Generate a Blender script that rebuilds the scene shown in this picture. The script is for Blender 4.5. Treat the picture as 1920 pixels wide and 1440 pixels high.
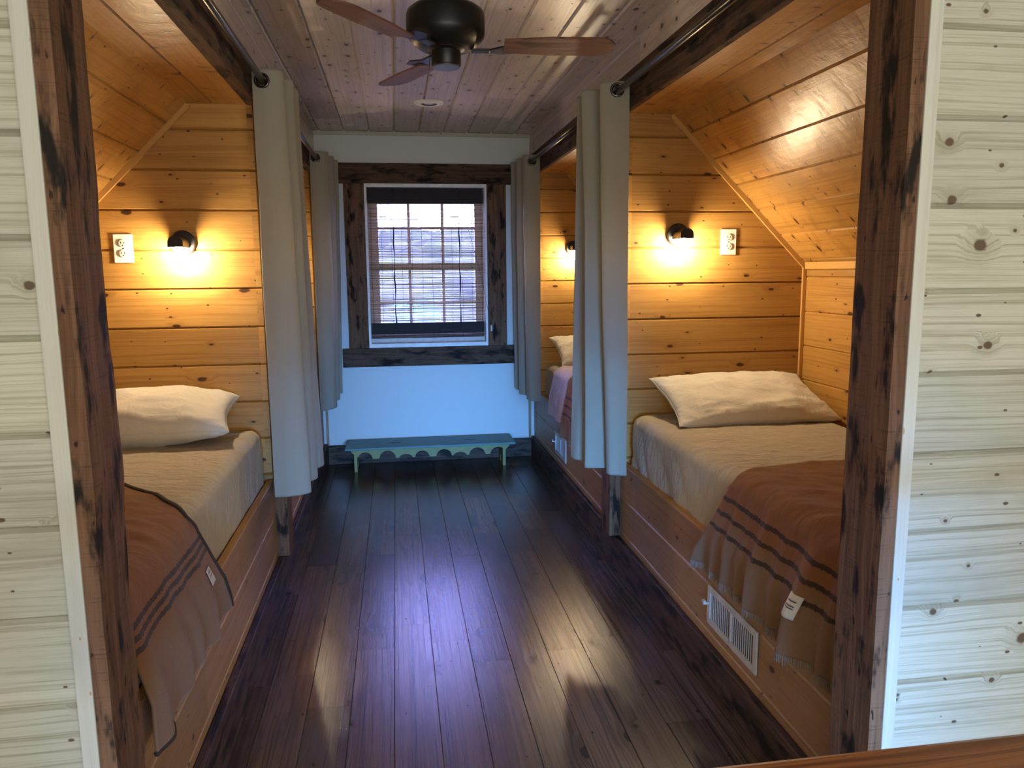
import bpy, math, random
from mathutils import Vector, Matrix, noise as mn
for o in list(bpy.data.objects): bpy.data.objects.remove(o)
S = bpy.context.scene; COL = S.collection
R = random.Random(11)

# ------------------------------------------------------------------ camera, world, lights, exposure
CAM_F, PITCH, YAW, ROLL = 1435.3, 0.1468, 0.1492, -0.0087
fwd = Vector((math.sin(YAW)*math.cos(PITCH), math.cos(YAW)*math.cos(PITCH), -math.sin(PITCH)))
rgt = Vector((math.cos(YAW), -math.sin(YAW), 0)); up = rgt.cross(fwd)
r2 = rgt*math.cos(ROLL)+up*math.sin(ROLL); u2 = up*math.cos(ROLL)-rgt*math.sin(ROLL)
cd = bpy.data.cameras.new('camera'); cam = bpy.data.objects.new('camera', cd); COL.objects.link(cam)
cd.sensor_fit = 'HORIZONTAL'; cd.sensor_width = 36; cd.lens = CAM_F/1920*36; cd.clip_start = 0.02
M4 = Matrix((r2, u2, -fwd)).transposed().to_4x4(); M4.translation = Vector((0, 0, 1.5)); cam.matrix_world = M4
S.camera = cam
S.view_settings.view_transform = 'Standard'; S.view_settings.look = 'None'
S.view_settings.gamma = 1; S.view_settings.use_curve_mapping = False; S.view_settings.exposure = 0.0
W = bpy.data.worlds.new('world'); S.world = W; W.use_nodes = True
wn = W.node_tree.nodes; wl = W.node_tree.links
bg = wn['Background']; bg.inputs['Color'].default_value = (0.33, 0.33, 1.0, 1); bg.inputs['Strength'].default_value = 92.0

def area(name, loc, target, sx, sy, power, color, spread=180):
    d = bpy.data.lights.new(name, 'AREA'); d.shape = 'RECTANGLE'; d.size = sx; d.size_y = sy
    d.energy = power; d.color = color; d.spread = math.radians(spread)
    o = bpy.data.objects.new(name, d); COL.objects.link(o); o.location = loc
    o.rotation_euler = (Vector(target)-Vector(loc)).to_track_quat('-Z', 'Y').to_euler(); return o
# added area lights behind the camera, standing in for daylight; no windows there
area('front_daylight_fill', (0.5, -2.35, 1.30), (0.4, 2.4, 1.45), 3.6, 1.3, 125, (1.0, 0.98, 0.90))
area('low_blue_fill', (0.4, -2.3, 0.75), (0.45, 6.0, 0.30), 0.9, 0.5, 15, (0.07, 0.38, 1.0), 26)  # added narrow blue beam that tints the lower end wall

# ------------------------------------------------------------------ node helper and materials
class NT:
    def __init__(s, name):
        s.m = bpy.data.materials.new(name); s.m.use_nodes = True; s.t = s.m.node_tree
        s.b = s.t.nodes['Principled BSDF']; s.out = s.t.nodes['Material Output']
    def n(s, typ, ins=None, **kw):
        x = s.t.nodes.new('ShaderNode'+typ)
        for k, v in kw.items(): setattr(x, k, v)
        for k, v in (ins or {}).items():
            i = x.inputs[k]
            if hasattr(v, 'is_output'): s.t.links.new(v, i)
            else: i.default_value = v
        return x
    def math(s, op, a, b=0.0, c=None):
        d = {0: a, 1: b}
        if c is not None: d[2] = c
        return s.n('Math', d, operation=op).outputs[0]
    def vm(s, op, a, b=(0, 0, 0)):
        return s.n('VectorMath', {0: a, 1: b}, operation=op).outputs[0]
    def mix(s, f, a, b, mode='MIX'):
        x = s.t.nodes.new('ShaderNodeMix'); x.data_type = 'RGBA'; x.blend_type = mode
        for i, v in ((0, f), (6, a), (7, b)):
            if hasattr(v, 'is_output'): s.t.links.new(v, x.inputs[i])
            else: x.inputs[i].default_value = (tuple(v)+(1,) if i > 0 and len(v) == 3 else v)
        return x.outputs[2]
    def ramp(s, f, lo, hi, a=0.0, b=1.0):
        return s.n('MapRange', {0: f, 1: lo, 2: hi, 3: a, 4: b}, interpolation_type='SMOOTHSTEP').outputs[0]
    def noise(s, vec, scale=1.0, detail=3.0, rough=0.55, dist=0.0, dim='3D'):
        return s.n('TexNoise', {'Vector': vec, 'Scale': scale, 'Detail': detail, 'Roughness': rough, 'Distortion': dist}, noise_dimensions=dim).outputs[0]
    def uv(s): return s.n('TexCoord').outputs['UV']
    def obj(s): return s.n('TexCoord').outputs['Object']
    def set(s, **k):
        for a, v in k.items():
            i = s.b.inputs[a.replace('_', ' ')]
            if hasattr(v, 'is_output'): s.t.links.new(v, i)
            else: i.default_value = (tuple(v)+(1,) if isinstance(v, tuple) and len(v) == 3 and i.type == 'RGBA' else v)
        return s
    def bump(s, h, strength=0.3, dist=0.01):
        b = s.n('Bump', {'Height': h, 'Strength': strength, 'Distance': dist}); s.t.links.new(b.outputs[0], s.b.inputs['Normal'])

def plain(name, col, rough=0.5, metal=0.0, **k):
    t = NT(name); nz = t.noise(t.obj(), 18.0, 4)
    c = t.mix(t.ramp(nz, 0.35, 0.7), tuple(x*0.9 for x in col), tuple(min(1, x*1.06) for x in col))
    t.set(Base_Color=c, Roughness=rough, Metallic=metal, **k); t.bump(t.noise(t.obj(), 120.0, 2), 0.06, 0.002); return t.m

def pine(name, light, dark, knot, rough=0.42, knot_p=0.5, streak=0.55, variation=0.22, cells=(3.4, 7.0), kr=(0.004, 0.012), spec=0.35, kel=(0.7, 1.2), mscale=(3.0, 9.0), mot_amt=0.55, pins=0.5, freq=90.0, lump=0.0):
    t = NT(name); uv = t.uv()
    bd = t.n('Attribute', attribute_name='bd').outputs['Fac']
    sc = t.vm('MULTIPLY', uv, (cells[0], cells[1], 0))
    vo = t.n('TexVoronoi', {'Vector': sc, 'Scale': 1.0, 'Randomness': 0.95}, voronoi_dimensions='2D')
    d = t.vm('MULTIPLY', t.vm('SUBTRACT', sc, vo.outputs['Position']), (kel[0]/cells[0], kel[1]/cells[1], 0))
    wob = t.noise(uv, 60.0, 2)
    r = t.math('MULTIPLY', t.n('VectorMath', {0: d}, operation='LENGTH').outputs['Value'], t.math('ADD', 0.65, t.math('MULTIPLY', wob, 0.7)))
    sx = t.n('SeparateXYZ', {0: vo.outputs['Color']})
    pres = t.math('LESS_THAN', sx.outputs[0], knot_p)
    rad = t.math('ADD', kr[0], t.math('MULTIPLY', t.math('MULTIPLY', sx.outputs[1], sx.outputs[1]), kr[1]-kr[0]))
    q = t.math('DIVIDE', r, rad)
    core = t.math('MULTIPLY', t.ramp(q, 1.25, 0.75), pres)
    halo = t.math('MULTIPLY', t.ramp(q, 4.2, 0.6), pres)
    sp = t.n('SeparateXYZ', {0: uv})
    warp = t.math('ADD', t.math('MULTIPLY', halo, 2.4), t.math('MULTIPLY', t.noise(t.vm('MULTIPLY', uv, (1.3, 7.0, 0)), 1.0, 2), 3.5))
    w = t.math('ADD', t.math('MULTIPLY', sp.outputs[1], freq), warp)
    gv = t.n('CombineXYZ', {0: t.math('MULTIPLY', sp.outputs[0], 0.9), 1: w, 2: bd}).outputs[0]
    g = t.noise(gv, 1.0, 5, 0.72)
    fine = t.noise(t.vm('MULTIPLY', uv, (14, 420, 1)), 1.0, 2)
    gm = t.math('ADD', t.math('MULTIPLY', t.ramp(g, 0.44, 0.68), streak), t.math('MULTIPLY', t.ramp(fine, 0.4, 0.7), 0.16))
    c = t.mix(gm, light, dark)
    mot = t.noise(t.vm('MULTIPLY', uv, (mscale[0], mscale[1], 1)), 1.0, 4, 0.6, 0.4)
    c = t.mix(t.ramp(mot, 0.48, 0.75, 0, mot_amt), c, tuple(a*0.65+b*0.35 for a, b in zip(dark, light)))
    s2 = t.vm('MULTIPLY', uv, (6.5, 15.0, 0)); v2 = t.n('TexVoronoi', {'Vector': s2, 'Scale': 1.0, 'Randomness': 1.0}, voronoi_dimensions='2D')
    d2 = t.n('VectorMath', {0: t.vm('MULTIPLY', t.vm('SUBTRACT', s2, v2.outputs['Position']), (0.55/6.5, 1.0/15.0, 0))}, operation='LENGTH').outputs['Value']
    x2 = t.n('SeparateXYZ', {0: v2.outputs['Color']}); pr2 = t.math('LESS_THAN', x2.outputs[0], pins)
    pin = t.math('MULTIPLY', t.ramp(t.math('DIVIDE', d2, t.math('ADD', 0.0012, t.math('MULTIPLY', x2.outputs[1], 0.0028))), 1.3, 0.7), pr2)
    core = t.math('MAXIMUM', core, pin)
    va = t.math('ADD', 1.0-variation/2, t.math('MULTIPLY', bd, variation))
    c = t.mix(1.0, c, t.n('CombineXYZ', {0: va, 1: va, 2: va}).outputs[0], 'MULTIPLY')
    c = t.mix(t.math('MULTIPLY', halo, 0.35), c, dark)
    c = t.mix(core, c, knot)
    t.set(Base_Color=c, Roughness=t.math('ADD', rough, t.math('MULTIPLY', g, 0.1)), Specular_IOR_Level=spec)
    t.bump(t.math('ADD', t.math('SUBTRACT', t.math('ADD', g, t.math('MULTIPLY', fine, 0.3)), t.math('MULTIPLY', core, 0.6)), t.math('MULTIPLY', mot, lump)), 0.16, 0.003)
    return t.m

def rough_wood(name, light, mid, dark, stain=(0.55, 0.68), saw=True, rough=0.8):
    t = NT(name); uv = t.uv(); bd = t.n('Attribute', attribute_name='bd').outputs['Fac']
    sp = t.n('SeparateXYZ', {0: uv})
    warp = t.math('MULTIPLY', t.noise(t.vm('MULTIPLY', uv, (1.6, 8, 0)), 1.0, 2), 4.0)
    gv = t.n('CombineXYZ', {0: t.math('MULTIPLY', sp.outputs[0], 2.0), 1: t.math('ADD', t.math('MULTIPLY', sp.outputs[1], 60.0), warp), 2: bd}).outputs[0]
    g = t.noise(gv, 1.0, 5, 0.68)
    c = t.mix(t.ramp(g, 0.3, 0.7), mid, light)
    big = t.noise(t.vm('MULTIPLY', uv, (5, 16, 1)), 1.0, 4, 0.6)
    c = t.mix(t.ramp(big, stain[0], stain[1]), c, dark)
    spots = t.noise(t.vm('MULTIPLY', uv, (22, 60, 1)), 1.0, 2)
    c = t.mix(t.ramp(spots, 0.66, 0.74), c, dark)
    h = g
    if saw:
        sw = t.noise(t.vm('MULTIPLY', uv, (260, 12, 1)), 1.0, 2)
        c = t.mix(t.ramp(sw, 0.55, 0.75, 0, 0.45), c, dark); h = t.math('ADD', g, t.math('MULTIPLY', sw, 0.4))
    t.set(Base_Color=c, Roughness=rough, Specular_IOR_Level=0.25); t.bump(h, 0.55, 0.006); return t.m

def cloth(name, c1, c2, weave=900.0, rough=0.9, wrinkle=0.25, wscale=(6, 22, 14), trans=0.0, sheen=0.2):
    t = NT(name); ob = t.obj()
    wv = t.noise(t.vm('MULTIPLY', ob, (1, 1, 1)), weave, 1)
    blot = t.noise(ob, 5.0, 4)
    c = t.mix(t.math('ADD', t.math('MULTIPLY', wv, 0.6), t.math('MULTIPLY', blot, 0.4)), c1, c2)
    t.set(Base_Color=c, Roughness=rough, Sheen_Weight=sheen, Specular_IOR_Level=0.15)
    cr = t.noise(t.vm('MULTIPLY', ob, wscale), 1.0, 5, 0.6, 1.2)
    t.bump(t.math('ADD', t.math('MULTIPLY', cr, 1.0), t.math('MULTIPLY', wv, 0.06)), wrinkle, 0.02)
    if trans > 0:
        tr = t.n('BsdfTranslucent', {'Color': c}); mx = t.n('MixShader', {0: trans, 1: t.b.outputs[0], 2: tr.outputs[0]})
        t.t.links.new(mx.outputs[0], t.out.inputs[0])
    return t.m

M = {}
M['pine'] = pine('amber_pine', (0.47, 0.250, 0.063), (0.25, 0.098, 0.020), (0.06, 0.022, 0.01), knot_p=0.55, cells=(4.0, 8.0), kr=(0.004, 0.012), kel=(0.5, 1.15), mscale=(2.4, 14.0), variation=0.32)
M['pine_slope'] = pine('amber_pine_knotty', (0.47, 0.250, 0.062), (0.22, 0.086, 0.018), (0.05, 0.018, 0.008), knot_p=0.8, cells=(6.0, 8.5), kr=(0.004, 0.012), kel=(1.1, 0.5), mscale=(9.0, 6.0), mot_amt=0.8, lump=8.0, variation=0.32, rough=0.3, spec=0.5)
M['white_pine'] = pine('whitewashed_pine', (0.49, 0.475, 0.375), (0.24, 0.215, 0.135), (0.11, 0.07, 0.04), rough=0.55, knot_p=0.62, streak=0.7, variation=0.2, cells=(4.6, 9.0), kr=(0.003, 0.012), kel=(0.8, 0.95), freq=120.0, pins=0.6)
M['ceil_pine'] = pine('ceiling_pine', (0.64, 0.57, 0.50), (0.33, 0.26, 0.215), (0.05, 0.032, 0.022), rough=0.28, knot_p=0.8, cells=(5.5, 9), kr=(0.005, 0.013), variation=0.4, spec=0.5)
M['panel_pine'] = pine('bed_panel_pine', (0.37, 0.225, 0.115), (0.22, 0.118, 0.055), (0.09, 0.035, 0.015), knot_p=0.5, variation=0.2)
M['trim_pine'] = pine('pine_moulding', (0.56, 0.31, 0.09), (0.43, 0.21, 0.055), (0.2, 0.09, 0.03), knot_p=0.12)
M['white_trim'] = pine('whitewashed_casing', (0.52, 0.51, 0.43), (0.40, 0.375, 0.29), (0.40, 0.26, 0.13), knot_p=0.2, streak=0.4, rough=0.55)
M['rough'] = rough_wood('rough_sawn_brown', (0.20, 0.105, 0.058), (0.10, 0.047, 0.024), (0.014, 0.009, 0.007), stain=(0.51, 0.63))
M['rough_dark'] = rough_wood('rough_sawn_dark', (0.13, 0.075, 0.045), (0.06, 0.034, 0.022), (0.012, 0.008, 0.007), stain=(0.48, 0.64))
M['base_dark'] = rough_wood('dark_baseboard_wood', (0.10, 0.06, 0.042), (0.05, 0.03, 0.022), (0.010, 0.007, 0.006), stain=(0.46, 0.62), saw=False, rough=0.6)
M['floor'] = pine('floor_planks', (0.095, 0.063, 0.043), (0.019, 0.0130, 0.010), (0.007, 0.005, 0.004), rough=0.205, knot_p=0.45, streak=0.95, variation=0.65, cells=(1.9, 6.8), kr=(0.006, 0.022), spec=0.38, kel=(0.6, 1.1), mscale=(3.5, 16.0), mot_amt=0.85, pins=0.25, freq=110.0)
t = NT('oak_rail'); uv = t.uv(); sp = t.n('SeparateXYZ', {0: uv})
gv = t.n('CombineXYZ', {0: t.math('MULTIPLY', sp.outputs[0], 2.5), 1: t.math('ADD', t.math('MULTIPLY', sp.outputs[1], 150.0), t.math('MULTIPLY', t.noise(t.vm('MULTIPLY', uv, (3, 20, 0)), 1.0, 2), 5.0)), 2: 0.0}).outputs[0]
g = t.noise(gv, 1.0, 4, 0.6)
pore = t.noise(t.vm('MULTIPLY', uv, (60, 900, 1)), 1.0, 2)
c = t.mix(t.ramp(g, 0.35, 0.68), (0.36, 0.125, 0.036), (0.15, 0.042, 0.013)); c = t.mix(t.ramp(pore, 0.58, 0.7, 0, 0.5), c, (0.07, 0.022, 0.008))
t.set(Base_Color=c, Roughness=0.35); t.bump(g, 0.1, 0.002); M['oak'] = t.m
t = NT('painted_wall'); nz = t.noise(t.obj(), 160.0, 2); t.set(Base_Color=t.mix(nz, (0.62, 0.655, 0.655), (0.655, 0.69, 0.69)), Roughness=0.85); t.bump(nz, 0.08, 0.002); M['plaster'] = t.m
M['white_paint'] = plain('white_paint', (0.78, 0.78, 0.74), 0.45)
M['sash'] = plain('window_sash', (0.52, 0.47, 0.42), 0.5)
M['sheet'] = cloth('cream_sheet', (0.44, 0.385, 0.285), (0.52, 0.46, 0.35), 700, wrinkle=0.9, wscale=(9, 26, 12))
M['lilac'] = cloth('pale_sheet', (0.50, 0.47, 0.48), (0.56, 0.53, 0.53), 700, wrinkle=0.4)
M['pillow'] = cloth('pillow_cotton', (0.64, 0.595, 0.49), (0.70, 0.655, 0.55), 800, wrinkle=0.6, wscale=(8, 11, 9))
M['linen'] = cloth('linen_curtain', (0.39, 0.37, 0.295), (0.49, 0.465, 0.38), 600, wrinkle=0.12, wscale=(5, 5, 3), trans=0.28)
t = NT('wool_blanket'); uv = t.uv(); sp = t.n('SeparateXYZ', {0: uv}); ob = t.obj()
wv = t.noise(ob, 500.0, 2); c = t.mix(wv, (0.165, 0.070, 0.023), (0.255, 0.112, 0.038))
c = t.mix(t.ramp(sp.outputs[1], 0.24, 0.14, 0, 0.4), c, (0.21, 0.165, 0.13))  # cool light on the hanging side painted in: greyer towards the hem
for v0 in (0.0, 0.055, 0.11):        # woven stripes near the hem (v = height above the hem)
    dd = t.math('ABSOLUTE', t.math('SUBTRACT', sp.outputs[1], 0.150+v0)); jag = t.math('MULTIPLY', t.math('SUBTRACT', t.noise(t.vm('MULTIPLY', uv, (90, 90, 1)), 1.0, 2), 0.5), 0.012)
    c = t.mix(t.ramp(t.math('ADD', dd, jag), 0.0125, 0.0085, 0, 0.85), c, (0.022, 0.017, 0.016))
t.set(Base_Color=c, Roughness=0.95, Sheen_Weight=0.12, Specular_IOR_Level=0.1)
t.bump(t.math('ADD', t.noise(t.vm('MULTIPLY', ob, (5, 16, 10)), 1.0, 4, 0.55, 1.0), t.math('MULTIPLY', wv, 0.08)), 0.35, 0.02); M['wool'] = t.m
M['wool_fringe'] = cloth('wool_fringe', (0.20, 0.16, 0.13), (0.27, 0.22, 0.185), 500, wrinkle=0.1)
M['binding'] = plain('dark_binding', (0.035, 0.022, 0.016), 0.9)
M['bronze'] = plain('dark_bronze', (0.022, 0.019, 0.018), 0.42, 0.6)
M['black'] = plain('black_metal', (0.03, 0.028, 0.026), 0.45, 0.3)
M['steel'] = plain('rod_metal', (0.10, 0.095, 0.09), 0.28, 0.9)
M['rim'] = plain('grommet_metal', (0.09, 0.085, 0.08), 0.25, 0.9)
M['blade'] = rough_wood('fan_blade_wood', (0.16, 0.07, 0.04), (0.10, 0.042, 0.026), (0.06, 0.026, 0.018), saw=False, rough=0.5)
M['plastic'] = plain('ivory_plastic', (0.74, 0.70, 0.60), 0.4)
M['slot'] = plain('slot_shade', (0.03, 0.026, 0.022), 0.6)  # dark colour standing in for the shade inside cut slots
M['vent'] = plain('vent_metal', (0.56, 0.57, 0.60), 0.4)
M['vent_dark'] = plain('duct_shade', (0.02, 0.02, 0.03), 0.9)
M['teal'] = plain('worn_teal_paint', (0.10, 0.21, 0.20), 0.5)
M['yellow'] = plain('old_yellow_green_paint', (0.26, 0.25, 0.085), 0.55)
M['tag'] = plain('tag_fabric', (0.66, 0.64, 0.60), 0.8)
M['ink'] = plain('tag_print', (0.10, 0.09, 0.10), 0.8)
M['bamboo'] = plain('bamboo_slats', (0.22, 0.135, 0.045), 0.7)
M['bamboo_dark'] = plain('bamboo_band', (0.022, 0.017, 0.015), 0.8)
M['cord'] = plain('dark_cord', (0.02, 0.017, 0.015), 0.9)
t = NT('bulb_glow'); t.set(Base_Color=(1, 0.9, 0.7), Emission_Color=(1.0, 0.80, 0.52), Emission_Strength=780.0); M['bulb'] = t.m
t = NT('lens_white'); t.set(Base_Color=(0.85, 0.87, 0.95), Roughness=0.2); M['lens'] = t.m
t = NT('window_glass'); gl = t.n('BsdfGlossy', {'Roughness': 0.02}); tp = t.n('BsdfTransparent', {'Color': (0.96, 0.98, 0.97, 1)})
fr = t.n('Fresnel', {'IOR': 1.3}); mx = t.n('MixShader', {0: fr.outputs[0], 1: tp.outputs[0], 2: gl.outputs[0]}); t.t.links.new(mx.outputs[0], t.out.inputs[0]); M['glass'] = t.m
t = NT('hillside_green'); ob = t.obj(); c = t.mix(t.ramp(t.noise(ob, 0.35, 6, 0.7), 0.35, 0.65), (0.004, 0.008, 0.001), (0.023, 0.034, 0.005)); t.set(Base_Color=c, Roughness=1.0); M['hill'] = t.m

# ------------------------------------------------------------------ mesh helpers
class MB:
    def __init__(s): s.v = []; s.f = []; s.uv = []; s.bd = []
    def face(s, pts, uvs=None, bd=0.5):
        i = len(s.v); s.v += [tuple(p) for p in pts]; s.f.append(tuple(range(i, i+len(pts))))
        s.uv.append(uvs or [(p[0], p[1]) for p in pts]); s.bd.append(bd)
    def box(s, lo, hi, bd=None, rot=None, org=None):
        lo = [min(a, b) for a, b in zip(lo, hi)], [max(a, b) for a, b in zip(lo, hi)]; lo, hi = lo
        sz = [h-l for l, h in zip(lo, hi)]; L = sz.index(max(sz)); o = [a for a in range(3) if a != L]
        bd = R.random() if bd is None else bd; off = bd*13.7
        for ax in range(3):
            for side in (0, 1):
                a, b = [k for k in range(3) if k != ax]
                q = []
                for x, y in ((0, 0), (1, 0), (1, 1), (0, 1)):
                    p = [0, 0, 0]; p[ax] = (lo, hi)[side][ax]; p[a] = (lo, hi)[x][a]; p[b] = (lo, hi)[y][b]; q.append(p)
                if (side == 1) != (ax != 1): q.reverse()
                if ax == L: uvs = [(p[o[0]]+off, p[o[1]]+off) for p in q]
                else:
                    c = [k for k in o if k != ax][0]; uvs = [(p[L]+off, p[c]+off*0.37+ax) for p in q]
                if rot is not None: q = [org+rot @ (Vector(p)-org) for p in q]
                s.face(q, uvs, bd)
        return s
    def grid(s, P, closed_u=False, closed_v=False, uvf=None, bd=0.5, flip=False):
        n, m = len(P), len(P[0]); base = len(s.v)
        for row in P: s.v += [tuple(p) for p in row]
        for i in range(n if closed_u else n-1):
            for j in range(m if closed_v else m-1):
                ii, jj = (i+1) % n, (j+1) % m
                idx = [(i, j), (ii, j), (ii, jj), (i, jj)]
                if flip: idx.reverse()
                s.f.append(tuple(base+a*m+b for a, b in idx))
                s.uv.append([uvf(a, b) if uvf else (a/n, b/m) for a, b in idx]); s.bd.append(bd)
        return s
    def tube(s, path, r, n=10, cap=True):
        path = [Vector(p) for p in path]; rows = []; prev = None
        for i, p in enumerate(path):
            tng = (path[min(i+1, len(path)-1)]-path[max(i-1, 0)]).normalized()
            a = prev - tng*prev.dot(tng) if prev else tng.orthogonal()
            a.normalize(); prev = a; b = tng.cross(a); rr = r[i] if isinstance(r, (list, tuple)) else r
            rows.append([p+(a*math.cos(2*math.pi*k/n)+b*math.sin(2*math.pi*k/n))*rr for k in range(n)])
        s.grid(rows, closed_v=True)
        if cap: s.face(list(reversed(rows[0]))); s.face(rows[-1])
        return s
    def lathe(s, prof, c=(0, 0, 0), n=32, axis='z', capb=True, capt=True):
        c = Vector(c); rows = []
        for r, h in prof:
            row = []
            for k in range(n):
                a = 2*math.pi*k/n; x, y = r*math.cos(a), r*math.sin(a)
                row.append(c+(Vector((x, y, h)) if axis == 'z' else Vector((x, -h, y)) if axis == 'y' else Vector((h, x, y))))
            rows.append(row)
        s.grid(rows, closed_v=True, flip=True)
        if capb and prof[0][0] > 1e-5: s.face(rows[0])
        if capt and prof[-1][0] > 1e-5: s.face(list(reversed(rows[-1])))
        return s
    def prism(s, pts, d):
        # closed polygon (3D points, one plane) extruded by vector d
        pts = [Vector(p) for p in pts]; d = Vector(d); q = [p+d for p in pts]
        s.face(list(reversed(pts))); s.face(q)
        for i in range(len(pts)):
            j = (i+1) % len(pts); L = (pts[j]-pts[i]).length; s.face([pts[i], pts[j], q[j], q[i]], [(0, 0), (L, 0), (L, d.length), (0, d.length)])
        return s
    def build(s, name, mat, parent=None, smooth=False, bevel=0.0, fix=True, weld=False):
        me = bpy.data.meshes.new(name); me.from_pydata(s.v, [], s.f)
        ul = me.uv_layers.new(name='UVMap'); flat = [c for f in s.uv for u in f for c in u]; ul.data.foreach_set('uv', flat)
        at = me.attributes.new('bd', 'FLOAT', 'FACE'); at.data.foreach_set('value', s.bd)
        if fix or weld:
            import bmesh
            b = bmesh.new(); b.from_mesh(me); bmesh.ops.remove_doubles(b, verts=b.verts, dist=1e-5)
            if fix: bmesh.ops.recalc_face_normals(b, faces=b.faces)
            b.to_mesh(me); b.free()
        if smooth: me.polygons.foreach_set('use_smooth', [True]*len(me.polygons))
        me.materials.append(mat); o = bpy.data.objects.new(name, me); COL.objects.link(o)
        if parent: o.parent = parent
        if bevel > 0:
            md = o.modifiers.new('bevel', 'BEVEL'); md.width = bevel; md.segments = 2; md.limit_method = 'ANGLE'
        return o

def tag(o, label, cat, group=None, kind=None):
    o['label'] = label; o['category'] = cat
    if group: o['group'] = group
    if kind: o['kind'] = kind
    return o
def thing(name, label, cat, loc=(0, 0, 0), group=None, rz=0):
    o = bpy.data.objects.new(name, None); COL.objects.link(o); o.location = loc; o.rotation_euler = (0, 0, rz); o.empty_display_size = 0.1
    return tag(o, label, cat, group)
def struct(o, label=None, cat=None):
    o['kind'] = 'structure'
    if label: o['label'] = label
    if cat: o['category'] = cat
    return o
def dup(src, label, dx=0, dy=0):
    r = src.copy(); COL.objects.link(r); r.location = src.location+Vector((dx, dy, 0)); r['label'] = label
    for ch in src.children:
        c = ch.copy(); COL.objects.link(c); c.parent = r
        for g in ch.children:
            e = g.copy(); COL.objects.link(e); e.parent = c
    return r

def clip(poly, nx, ny, c):
    out = []
    for i in range(len(poly)):
        a, b = poly[i], poly[(i+1) % len(poly)]; da = a[0]*nx+a[1]*ny-c; db = b[0]*nx+b[1]*ny-c
        if da >= -1e-9: out.append(a)
        if (da > 1e-9 and db < -1e-9) or (da < -1e-9 and db > 1e-9):
            k = da/(da-db); out.append((a[0]+(b[0]-a[0])*k, a[1]+(b[1]-a[1])*k))
    return out
def planks(O, U, V, N, outline, pitch, voff, thick=0.03, g=0.006, d=0.006, piece=None, mb=None):
    """boards along U stacked along V, with V-shaped grooves between them; outline is a convex (u,v) polygon"""
    O, U, V, N = map(Vector, (O, U, V, N)); mb = mb or MB()
    vmin = min(p[1] for p in outline); vmax = max(p[1] for p in outline); umin = min(p[0] for p in outline); umax = max(p[0] for p in outline)
    k0 = math.floor((vmin-voff)/pitch)
    def put(poly, h, off, bd):
        if len(poly) < 3: return
        a = sum(poly[i][0]*poly[(i+1) % len(poly)][1]-poly[(i+1) % len(poly)][0]*poly[i][1] for i in range(len(poly)))
        if abs(a) < 1e-8: return
        if (a > 0) != (U.cross(V).dot(N) > 0): poly = poly[::-1]
        mb.face([O+U*p[0]+V*p[1]+N*h(p) for p in poly], [(p[0]+off, p[1]+off*0.731) for p in poly], bd)
    k = k0
    while voff+k*pitch < vmax:
        v0 = voff+k*pitch; v1 = v0+pitch; cuts = [umin-1]
        if piece:
            x = umin+R.uniform(0.1, piece)
            while x < umax-0.15: cuts.append(x); x += piece*R.uniform(0.6, 1.2)
        cuts.append(umax+1)
        for a, b in zip(cuts[:-1], cuts[1:]):
            off = R.uniform(0, 60); bd = R.random()
            for lo, hi, f in ((v0, v0+g, lambda p: -d*(1-min(1, max(0, (p[1]-v0)/g)))), (v0+g, v1-g, lambda p: 0.0), (v1-g, v1, lambda p: -d*(1-min(1, max(0, (v1-p[1])/g))))):
                q = clip(clip(list(outline), 0, 1, lo), 0, -1, -hi); e = 0.0007 if piece else 0
                q = clip(clip(q, 1, 0, a+e), -1, 0, -(b-e)) if q else q
                put(q, f, off, bd)
        k += 1
    pts = [O+U*p[0]+V*p[1]-N*(d+0.001) for p in outline]
    mb.prism(pts, -N*(thick-d-0.001))
    return mb

# ------------------------------------------------------------------ setting: shell of the bunk hall
YF, YB, ZC = 1.354, 6.036, 2.541
XL, XR = -0.566, 1.06
X, Y, Z = (1, 0, 0), (0, 1, 0), (0, 0, 1)
NX, NY, NZ = (-1, 0, 0), (0, -1, 0), (0, 0, -1)
struct(planks((0, 0, 0), Y, X, Z, [(-2.6, -2.62), (6.05, -2.62), (6.05, 3.02), (-2.6, 3.02)], 0.150, -0.046, 0.05, 0.0016, 0.003, piece=1.2).build('floor', M['floor'], fix=False), 'dark brown wood plank floor of the bunk hall', 'floor')
struct(planks((0, 0, ZC), Y, X, NZ, [(1.36, -0.62), (6.05, -0.62), (6.05, 1.10), (1.36, 1.10)], 0.184, -0.526, 0.04, 0.009, 0.011, piece=2.6).build('ceiling', M['ceil_pine'], fix=False), 'knotty wooden plank ceiling above the aisle', 'ceiling')
# window wall with its opening
WX0, WX1, WZ0, WZ1 = -0.211, 0.717, 0.917, 2.160
b = MB()
b.box((-0.75, YB, -0.05), (WX0, YB+0.2, 2.6)); b.box((WX1, YB, -0.05), (1.25, YB+0.2, 2.6))
b.box((WX0, YB, -0.05), (WX1, YB+0.2, WZ0)); b.box((WX0, YB, WZ1), (WX1, YB+0.2, 2.6))
struct(b.build('wall_back', M['plaster']), 'pale painted wall around the window at the end of the aisle', 'wall')
struct(MB().box((XL, YB-0.02, 0), (XR, YB, 0.153)).build('baseboard_back', M['base_dark'], bevel=0.004), 'dark baseboard under the window wall behind the teal bench', 'baseboard')
struct(MB().box((XL, YB-0.016, ZC-0.028), (XR, YB, ZC-0.002)).build('trim_1', M['white_trim']), 'thin wood strip where the window wall meets the ceiling', 'trim')
for nm, x0, x1, sd in (('trim_2', XL, XL+0.018, 'left'), ('trim_3', XR-0.018, XR, 'right')):
    struct(MB().box((x0, YB-0.02, 0.153), (x1, YB, 2.377)).build(nm, M['panel_pine']), 'narrow vertical corner strip at the %s of the window wall' % sd, 'trim')
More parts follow.
